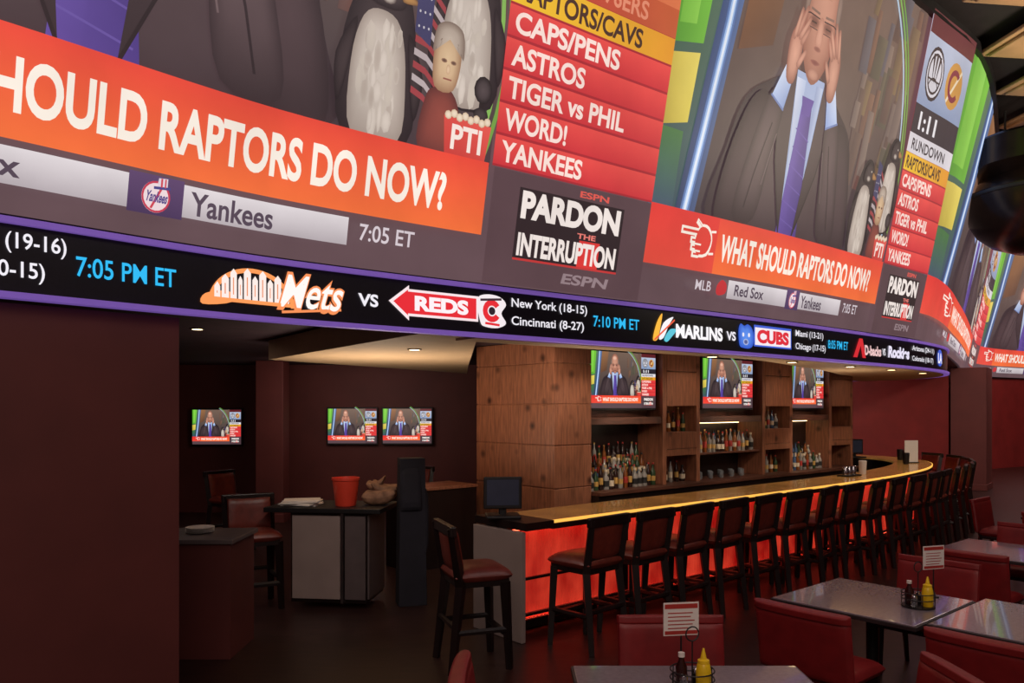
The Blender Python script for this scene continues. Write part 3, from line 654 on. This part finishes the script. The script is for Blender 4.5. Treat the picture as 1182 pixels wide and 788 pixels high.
for x0,x1 in bays[1:]:
    mb=MB(); mb.b6(x0+.1,.38,1.85,x1-.1,.42,1.868); mb.obj('glow_strip',m_warm,parent=bb)

def bottle(mi,li,kind):
    mb=MB()
    if kind==0: pr=[(.034,0),(.037,.01),(.037,.06),(.0375,.06),(.0375,.13),(.037,.13),(.037,.19),(.014,.235),(.013,.29),(.016,.29),(.016,.315)]
    elif kind==1: pr=[(.042,0),(.044,.01),(.044,.04),(.0445,.04),(.0445,.12),(.044,.12),(.042,.16),(.018,.2),(.017,.24),(.02,.24),(.02,.27)]
    else: pr=[(.03,0),(.032,.01),(.032,.07),(.0325,.07),(.0325,.16),(.032,.16),(.03,.22),(.012,.27),(.011,.32),(.014,.32),(.014,.345)]
    mis=[0,0,0,1,1,0,0,0,0,2][:len(pr)-1]
    mb.lathe(0,0,0,pr,12,mis=mis)
    o=mb.obj('liquor_bottle',[m_bot[mi],m_lab[li],m_lab[(li+2)%4]],smooth=True)
    names=['amber','green','clear','dark brown','blue']; labs=['cream','red','black','gold']
    return top(o,names[mi]+' glass liquor bottle with '+labs[li]+' label on the back bar','bottle','liquor bottles on the back bar')
protos=[bottle(*q) for q in ((0,0,0),(2,1,2),(3,0,1),(1,3,0),(2,2,1),(0,1,2),(4,0,0),(3,3,2),(2,3,0),(2,0,2))]
used=set()
def put(x,y,z):
    i=random.randrange(len(protos)); X,Y=loc(x,y); k=random.uniform(.88,1.04)
    if i not in used: used.add(i); protos[i].location=(X,Y,z); protos[i].scale=(1,1,k)
    else: inst(protos[i],(X,Y,z),random.random()*6,(1,1,k))
for y,z in ((.1,1.0),(.2,1.0),(.31,1.13),(.41,1.27)):
    for k in range(14): put(.75+k*.098+random.uniform(-.004,.004),y,z)
for y in (.16,.3):
    for k in range(14): put(3.1+k*.115+random.uniform(-.008,.008),y,1.41)
for y,z in ((.14,1.0),(.36,1.15)):
    for k in range(11): put(5.70+k*.11,y,z)
for x0 in (2.12,4.69):
    for k in range(6): put(x0+.15+k*.115,.2,1.744)
for k in range(5): put(2.27+k*.14,.2,1.0)
for k in range(5): put(4.85+k*.14,.2,1.0)
mb=MB(); mb.lathe(0,0,0,[(.03,0),(.036,.005),(.04,.11),(.037,.11),(.028,.01)],12)
gl=top(mb.obj('drinking_glass',m_glass,smooth=True),'clear drinking glass on the back bar counter','glass','glasses on the back bar')
gl.location=(*loc(3.2,.15),1.0)
for k in range(1,10): inst(gl,(*loc(3.2+k*.14,.15+.12*(k%2)),1.0))

# ------------------------------------------------------------------ televisions
RESU[0]=2
def tvmesh(w,h):
    a=Art(); show(a,small=True)
    return a.build('screen_image',lambda X,Y,l:((X/16-.5)*w,-.03-l*.0006,(Y/9-.5)*h),[],m_tvs)
def tv(w,h,lab,locx,rz,img):
    r=empty('television',locx,rz); top(r,lab,'television')
    mb=MB(); mb.box(0,0,0,w+.06,.05,h+.06); mb.box(0,.05,0,w*.5,.05,h*.5); mb.obj('tv_frame',m_black,bevel=.006,parent=r)
    o=img if img.parent is None else img.copy()
    if o is not img: COL.objects.link(o)
    o.parent=r
    return r
img=tvmesh(1.34,.76)
for xc in (1.39,3.86,6.27):
    X,Y=loc(xc,.12)
    r=tv(1.34 ,.76,'flat television showing a talk show above the back bar shelves',(X,Y,2.47),A,img)
    if xc==6.27: r.scale=(.85,1,1)
img2=tvmesh(1.12,.64)
for px,d,yc in ((-5.86,15.4,1.71),(-3.17,15.4,1.73),(-2.08,15.4,1.73)):
    r=tv(1.12,.64,'flat television showing a talk show on the maroon wall',(px,d+.1,yc),0,img2); r.scale=(.86,1,1.07)

def dl(x,y,z,lab='recessed downlight in the soffit'):
    mb=MB(); mb.lathe(0,0,0,[(.075,0),(.075,-.012),(.055,-.012)],18,0); mb.cyl((0,0,-.008),(0,0,-.013),.053,n=18,mi=1)
    top(mb.obj('downlight',[m_metal,m_warm],smooth=True,loc=(x,y,z)),lab,'downlight','ceiling downlights')
for s in (10.9,12.6,14.2,15.6,17.2): p=RIB.at(s,.24); dl(p.x,p.y,2.678)
dl(-3.39,8.4,2.95,'recessed downlight in the dark ceiling'); dl(-1.0,8.0,2.70)

# ------------------------------------------------------------------ service station and things on it
ss=top(empty('service_station',(-1.87,8.45,0),-.12),'service station cabinet with light grey door and overhanging dark top','cabinet')
mb=MB(); mb.b6(-.42,-.3,.06,.40,.3,1.0); mb.obj('body',m_dwood,parent=ss)
mb=MB(); mb.b6(-.40,-.325,.1,.12,-.302,.97); mb.obj('door',m_panelgrey,bevel=.004,parent=ss)
mb=MB(); mb.b6(.13,-.335,.06,.16,-.302,1.0); mb.obj('edge_strip',m_metal,parent=ss)
mb=MB(); mb.b6(.17,-.325,.1,.39,-.302,.97); mb.obj('door',m_greytop,bevel=.004,parent=ss)
mb=MB(); mb.b6(.402,-.28,.1,.42,.28,.97); mb.obj('side_panel',m_greytop,parent=ss)
mb=MB(); mb.b6(-.7,-.36,1.0,.56,.36,1.05); mb.obj('counter_top',m_black,bevel=.006,parent=ss)
mb=MB(); mb.lathe(0,0,0,[(.105,0),(.11,.01),(.14,.27),(.15,.275),(.15,.3),(.135,.3),(.1,.02)],24)
top(mb.obj('bucket',m_orange,smooth=True,loc=(-1.78,8.35,1.05)),'orange red plastic bucket on the service station','bucket')
mb=MB()
for k in range(6): mb.box(random.uniform(-.02,.02),random.uniform(-.02,.02),.005+.010*k,.38,.28,.009,random.uniform(-.35,.35))
top(mb.obj('paper_stack',m_white,loc=(-2.27,8.4,1.05)),'untidy stack of white paper menus on the service station','paper')
mb=MB(); mb.pad((0,0,.08),(1,0,.1),(0,1,0),(0,0,1),.36,.26,.16,curve=.03); mb.pad((.05,.02,.16),(1,0,-.2),(0,1,.1),(0,0,1),.28,.2,.1,curve=.05); mb.pad((-.05,.04,.2),(1,0,.3),(0,1,.1),(0,0,1),.2,.16,.08,curve=.06)
top(mb.obj('folded_cloth',M('tan_cloth',(140,104,80),.8,noise=.4,scale=14,bump=.8),smooth=True,loc=(-1.43,8.45,1.05)),'crumpled tan cloth bundle on the service station','cloth')
lc=top(empty('low_cabinet',(-3.0,6.75,0),.0),'dark low cabinet with a grey top beside the maroon wall','cabinet')
mb=MB(); mb.b6(-.45,-.25,0,.65,.35,.96); mb.obj('body',m_wall,parent=lc)
mb=MB(); mb.b6(-.48,-.28,.962,.68,.38,1.0); mb.obj('counter_top',m_greytop,bevel=.006,parent=lc)
mb=MB()
for k in range(4): mb.lathe(0,0,.012*k,[(.06,0),(.12,.012),(.122,.016),(.06,.006)],20)
top(mb.obj('plate_stack',m_white,smooth=True,loc=(-2.74,6.85,1.0)),'stack of white plates on the low cabinet','plates')
rc=top(empty('service_counter',(-.95,10.6,0),A),'rear wooden service counter with lit top beside the pier','counter')
mb=MB(); mb.b6(-.7,-.3,0,.35,.3,1.02); mb.obj('body',m_dwood,parent=rc)
mb=MB(); mb.b6(-.74,-.33,1.022,.36,.33,1.06); mb.obj('counter_top',m_wood,bevel=.005,parent=rc)
m_regs=M('register_screen',(46,46,56),.15,es=.1,em=(60,66,84))
def register(x,y,z,rz,lab):
    r=top(empty('cash_register',(x,y,z),rz),lab,'cash register')
    mb=MB(); mb.b6(-.16,-.14,0,.16,.14,.03); mb.box(0,.04,.1,.07,.06,.18); mb.obj('base',m_black,bevel=.01,parent=r)
    mb=MB(); mb.box(0,-.0,.23,.36,.035,.3); mb.obj('monitor',m_black,bevel=.01,parent=r)
    mb=MB(); mb.box(0,-.0185,.235,.30,.003,.24); mb.obj('screen',m_regs,parent=r)
    return r
p=BAR.at(.1,.42); register(p.x,p.y,1.07,.1,'black touchscreen cash register on the bar end')
register(7.0,15.9,1.07,.3,'black touchscreen cash register at the far bar end')
p=BAR.at(6.9,.42)
mb=MB(); mb.b6(-.2,-.09,0,.2,.09,.02)
for x in (-.12,0,.12): mb.lathe(x,0,.02,[(.04,0),(.045,.12),(.042,.125)],12,1)
top(mb.obj('bar_caddy',[m_black,m_chrome],smooth=True,loc=(p.x,p.y,1.07),rz=.7),'black bar caddy with metal cups on the bar','bar caddy')
for t in (7.4,10.2,10.9,11.6):
    p=BAR.at(t,.42); mb=MB(); mb.lathe(0,0,0,[(.045,0),(.05,.01),(.06,.2),(.055,.205),(.05,.21)],14)
    top(mb.obj('cup_stack',m_white if t<8 else m_black,smooth=True,loc=(p.x,p.y,1.07)),('white' if t<8 else 'black')+' stack of plastic cups on the bar','cups')
mb=MB(); mb.b6(-.14,-.03,0,.14,.03,.02,1); mb.b6(-.13,-.006,.02,.13,.006,.42)
p=BAR.at(10.6,.35); top(mb.obj('table_sign',[m_white,m_black],loc=(p.x,p.y,1.07),rz=.1),'white printed card standing on the bar','sign')

# ------------------------------------------------------------------ dining furniture
def table(x,y,rz,w,d,lab):
    r=top(empty('dining_table',(x,y,0),rz),lab,'table','dining tables')
    mb=MB(); mb.b6(-w/2,-d/2,.72,w/2,d/2,.75,0); mb.b6(-w/2-.012,-d/2-.012,.715,w/2+.012,d/2+.012,.743,1); mb.obj('table_top',[m_table,m_edge],bevel=.004,parent=r)
    mb=MB(); mb.lathe(0,0,.03,[(.05,0),(.04,.05),(.04,.6),(.09,.685)],14); mb.obj('pedestal',m_black,smooth=True,parent=r)
    mb=MB(); mb.b6(-.33,-.04,0,.33,.04,.035); mb.b6(-.04,-.33,0,.04,.33,.035); mb.obj('table_base',m_black,bevel=.01,parent=r)
    return r
GT='square dining table with glossy grey top and black pedestal'
table(.9,3.5,0,1.16,1.16,GT)
table(2.54,5.5,A,.97,.97,GT+' holding condiments'); table(3.295,4.83,A,.97,.97,GT)
table(4.65,7.35,A,.97,.97,GT); table(5.41,6.69,A,.97,.97,GT); table(7.0,9.6,A,.97,.97,GT)

def chair():
    r=empty('dining_chair',(0,0,0))
    mb=MB(); mb.pad((0,.02,.45),(1,0,0),(0,1,0),(0,0,1),.54,.5,.11,p=9,n=12); mb.obj('seat',m_chair,smooth=True,parent=r)
    mb=MB(); mb.pad((0,-.265,.645),(1,0,0),(0,-.14,1),(0,1,.14),.62,.40,.07,curve=.015,p=16,n=14); mb.obj('backrest',m_chair,smooth=True,parent=r)
    mb=MB(); mb.pad((0,-.30,.852),(1,0,0),(0,-.14,1),(0,1,.14),.63,.05,.08,curve=.015,p=12,n=12); mb.obj('back_roll',m_chair,smooth=True,parent=r)
    mb=MB(); mb.b6(-.25,-.22,.37,.25,.24,.405); mb.obj('seat_frame',m_dwood,bevel=.005,parent=r)
    for x in (-1,1):
        mb=MB(); mb.cyl((x*.24,.22,0),(x*.235,.21,.4),.018,.026,4); mb.obj('leg',m_dwood,parent=r)
        mb=MB(); mb.cyl((x*.24,-.28,0),(x*.235,-.2,.4),.018,.026,4); mb.cyl((x*.235,-.2,.4),(x*.26,-.24,.6),.026,.02,4); mb.obj('leg',m_dwood,parent=r)
    return r
ch=top(chair(),'red vinyl dining chair with flat back and dark wooden legs','chair','dining chairs')
def face(x,y,fx,fy): return math.atan2(fy,fx)-math.pi/2
u=(.76,.65); CH=[(.93,4.3,0,-1),(.05,3.62,1,0),(1.78,3.6,-1,0),
 (1.98,4.95,*u),(2.72,4.3,*u),(3.22,6.1,-.76,-.65),(3.95,5.4,-.76,-.65),
 (4.08,6.8,*u),(4.85,6.1,*u),(5.2,7.95,-.76,-.65),(6.4,9.1,*u),(7.5,10.2,-.76,-.65),(6.5,10.3,.65,-.76)]
for i,(x,y,fx,fy) in enumerate(CH):
    rz=face(x,y,fx,fy)
    if i==0: ch.location=(x,y,0); ch.rotation_euler=(0,0,rz)
    else: inst(ch,(x,y,0),rz)

def caddy(x,y,rz):
    r=top(empty('condiment_caddy',(x,y,.75),rz),'black wire condiment caddy with ring handle on a dining table','condiment caddy','condiment caddies')
    mb=MB(); mb.lathe(0,0,0,[(.10,0),(.105,.004),(.105,.012),(.09,.012)],20); mb.obj('tray',m_black,smooth=True,parent=r)
    mb=MB()
    for z in (.06,.10): mb.tube([(.104*math.cos(t),.104*math.sin(t),z) for t in [k*math.pi/12 for k in range(24)]],.0035,6,closed=True)
    for t in range(6): c,s_=math.cos(t*math.pi/3),math.sin(t*math.pi/3); mb.cyl((.104*c,.104*s_,.005),(.104*c,.104*s_,.10),.003,n=6)
    mb.obj('wire_basket',m_black,parent=r)
    mb=MB(); mb.cyl((0,0,.01),(0,0,.235),.0035,n=6); mb.tube([(.034*math.cos(t),0,.27+.034*math.sin(t)) for t in [k*math.pi/10 for k in range(20)]],.0035,6,closed=True); mb.obj('handle',m_black,parent=r)
def mustard(x,y):
    mb=MB(); mb.lathe(0,0,0,[(.032,0),(.036,.006),(.036,.095),(.030,.125),(.027,.13),(.028,.131),(.028,.145),(.015,.152),(.005,.198),(.004,.2)],16)
    top(mb.obj('mustard_bottle',m_yellow,smooth=True,loc=(x,y,.762)),'yellow squeeze mustard bottle with pointed nozzle in the caddy','bottle')
def shaker(x,y,mat,lab):
    mb=MB(); mb.lathe(0,0,0,[(.019,0),(.021,.005),(.018,.055),(.019,.056),(.019,.07),(.012,.08)],14,mis=[0,0,0,1,1])
    top(mb.obj('shaker',[mat,m_chrome],smooth=True,loc=(x,y,.762)),lab,'shaker')
m_sauce=M('dark_red_sauce',(50,18,16),.2)
def ketchup(x,y):
    mb=MB(); mb.lathe(0,0,0,[(.026,0),(.028,.006),(.028,.09),(.013,.125),(.013,.14),(.016,.14),(.016,.16)],16,mis=[0,0,0,0,0,1])
    top(mb.obj('sauce_bottle',[m_sauce,m_white],smooth=True,loc=(x,y,.762)),'dark red sauce bottle with white cap in the caddy','bottle')
def card(x,y,rz,z0):
    r=top(empty('menu_card_stand',(x,y,.75),rz),'white menu card with red bands on a thin metal stand','menu card')
    mb=MB(); mb.lathe(0,0,0,[(.035,0),(.036,.006),(.006,.01),(.004,z0)],14); mb.obj('stand',m_black,smooth=True,parent=r)
    mb=MB(); mb.b6(-.092,-.003,z0,.092,.003,z0+.165,0); mb.b6(-.086,-.0045,z0+.135,.086,-.003,z0+.158,1); mb.b6(-.086,-.0045,z0+.006,.086,-.003,z0+.024,1)
    for k in range(5): mb.b6(-.07,-.004,z0+.034+k*.019,.05+.01*(k%3),-.003,z0+.039+k*.019,1)
    mb.obj('card',[m_white,m_lab[1],m_lab[2]],parent=r)
for (x,y) in ((.86,3.72),(2.75,5.28)):
    caddy(x,y,.3); mustard(x+.045,y-.035); ketchup(x-.045,y+.03); shaker(x-.05,y-.045,m_glass,'glass salt shaker with chrome top in the caddy'); shaker(x+.03,y+.055,m_lab[2],'black pepper shaker with chrome top in the caddy')
card(.85,3.92,.15,.205); card(3.0,5.55,.3,.2)

# ------------------------------------------------------------------ lights
def area(name,loc_,target,size,power,col):
    l=bpy.data.lights.new(name,'AREA'); l.energy=power; l.color=col; l.size=size
    o=bpy.data.objects.new(name,l); COL.objects.link(o); o.location=loc_
    d=Vector(target)-Vector(loc_); o.rotation_euler=d.to_track_quat('-Z','Y').to_euler(); return o
def spot(name,loc_,target,power,col,ang=70):
    l=bpy.data.lights.new(name,'SPOT'); l.energy=power; l.color=col; l.spot_size=math.radians(ang); l.spot_blend=.6; l.shadow_soft_size=.08
    o=bpy.data.objects.new(name,l); COL.objects.link(o); o.location=loc_
    d=Vector(target)-Vector(loc_); o.rotation_euler=d.to_track_quat('-Z','Y').to_euler(); return o
area('hall_fill',(4.0,3.0,7.0),(3.0,5,0),4,90,(1,.86,.82))  # added unseen fill, brightens the hall and table tops
area('hall_fill_rear',(0,-2,5.5),(0.5,7,.6),3.5,125,(1,.80,.70))  # added fill behind the camera, lifts the ambient level
area('hall_fill_far',(11,14,6.6),(11,15,0),3,110,(1,.8,.75))  # fill added for the far end of the hall
area('ceiling_fill',(8.8,8.0,5.2),(7.8,11.2,7.3),1.0,300,(1,.85,.65))  # added out of frame to brighten the ceiling panels
warm=(1,.82,.64)
X,Y=loc(-.9,-.9); spot('pier_spot',(X,Y,2.6),(*loc(.1,.8),1.7),56,warm,90)
X,Y=loc(.4,-1.0); spot('pier_spot',(X,Y,2.6),(*loc(.45,0),1.7),24,warm,80)
for x in (1.4,3.8,6.2):
    X,Y=loc(x,-1.0); spot('back_bar_spot',(X,Y,2.3),(*loc(x,.2),1.3),34,warm,75)
for x in (2.6,5.2,7.4):
    X,Y=loc(x,-1.0); spot('back_bar_spot',(X,Y,2.65),(*loc(x,.2),1.8),18,warm,80)
area('soffit_fill',(-1.6,9.2,1.5),(-1.4,9.4,2.7),1.2,32,(1,.8,.6))  # added low upward fill that brightens the cream soffit
for s in (9.5,12.5,15.5):
    p=RIB.at(s,.9); area('soffit_fill',(p.x,p.y,1.75),(p.x-.1,p.y,2.7),.6,7,(1,.78,.55))  # small added fills lighting the soffit strip from below
spot('end_panel_fill',(-1.9,6.3,2.6),(-.25,7.2,.5),36,(1,.86,.76),60)  # added to brighten the otherwise dark end panel
spot('station_spot',(-1.6,6.7,2.6),(-1.9,8.3,.6),30,(1,.86,.76),70)
area('rear_room_fill',(-3,13.2,2.8),(-3.4,15.6,.6),2,26,(1,.74,.66))  # fill added for the rear television wall
area('rear_left_fill',(-5,9,2.8),(-5,9.5,0),2,14,(1,.74,.66))  # fill added for the left part of the interior
area('far_room_fill',(9.0,17.2,2.7),(9.3,20,1),1.5,34,(1,.55,.48))  # added to lift the red wall past the bar end
area('far_hall_fill',(15.5,20,6.6),(17,30,.5),2.5,420,(1,.66,.6))  # unseen fill added for the far walls and floor
w=bpy.data.worlds.new('world'); sc.world=w; w.use_nodes=True
w.node_tree.nodes['Background'].inputs[0].default_value=(.44,.27,.25,1); w.node_tree.nodes['Background'].inputs[1].default_value=.25

cd=bpy.data.cameras.new('camera'); cd.lens=900/1182*36; cd.sensor_width=36; cd.shift_y=76/1182; cd.clip_end=200
cam=bpy.data.objects.new('camera',cd); COL.objects.link(cam); cam.location=(0,0,2.1); cam.rotation_euler=(math.pi/2,0,0); sc.camera=cam
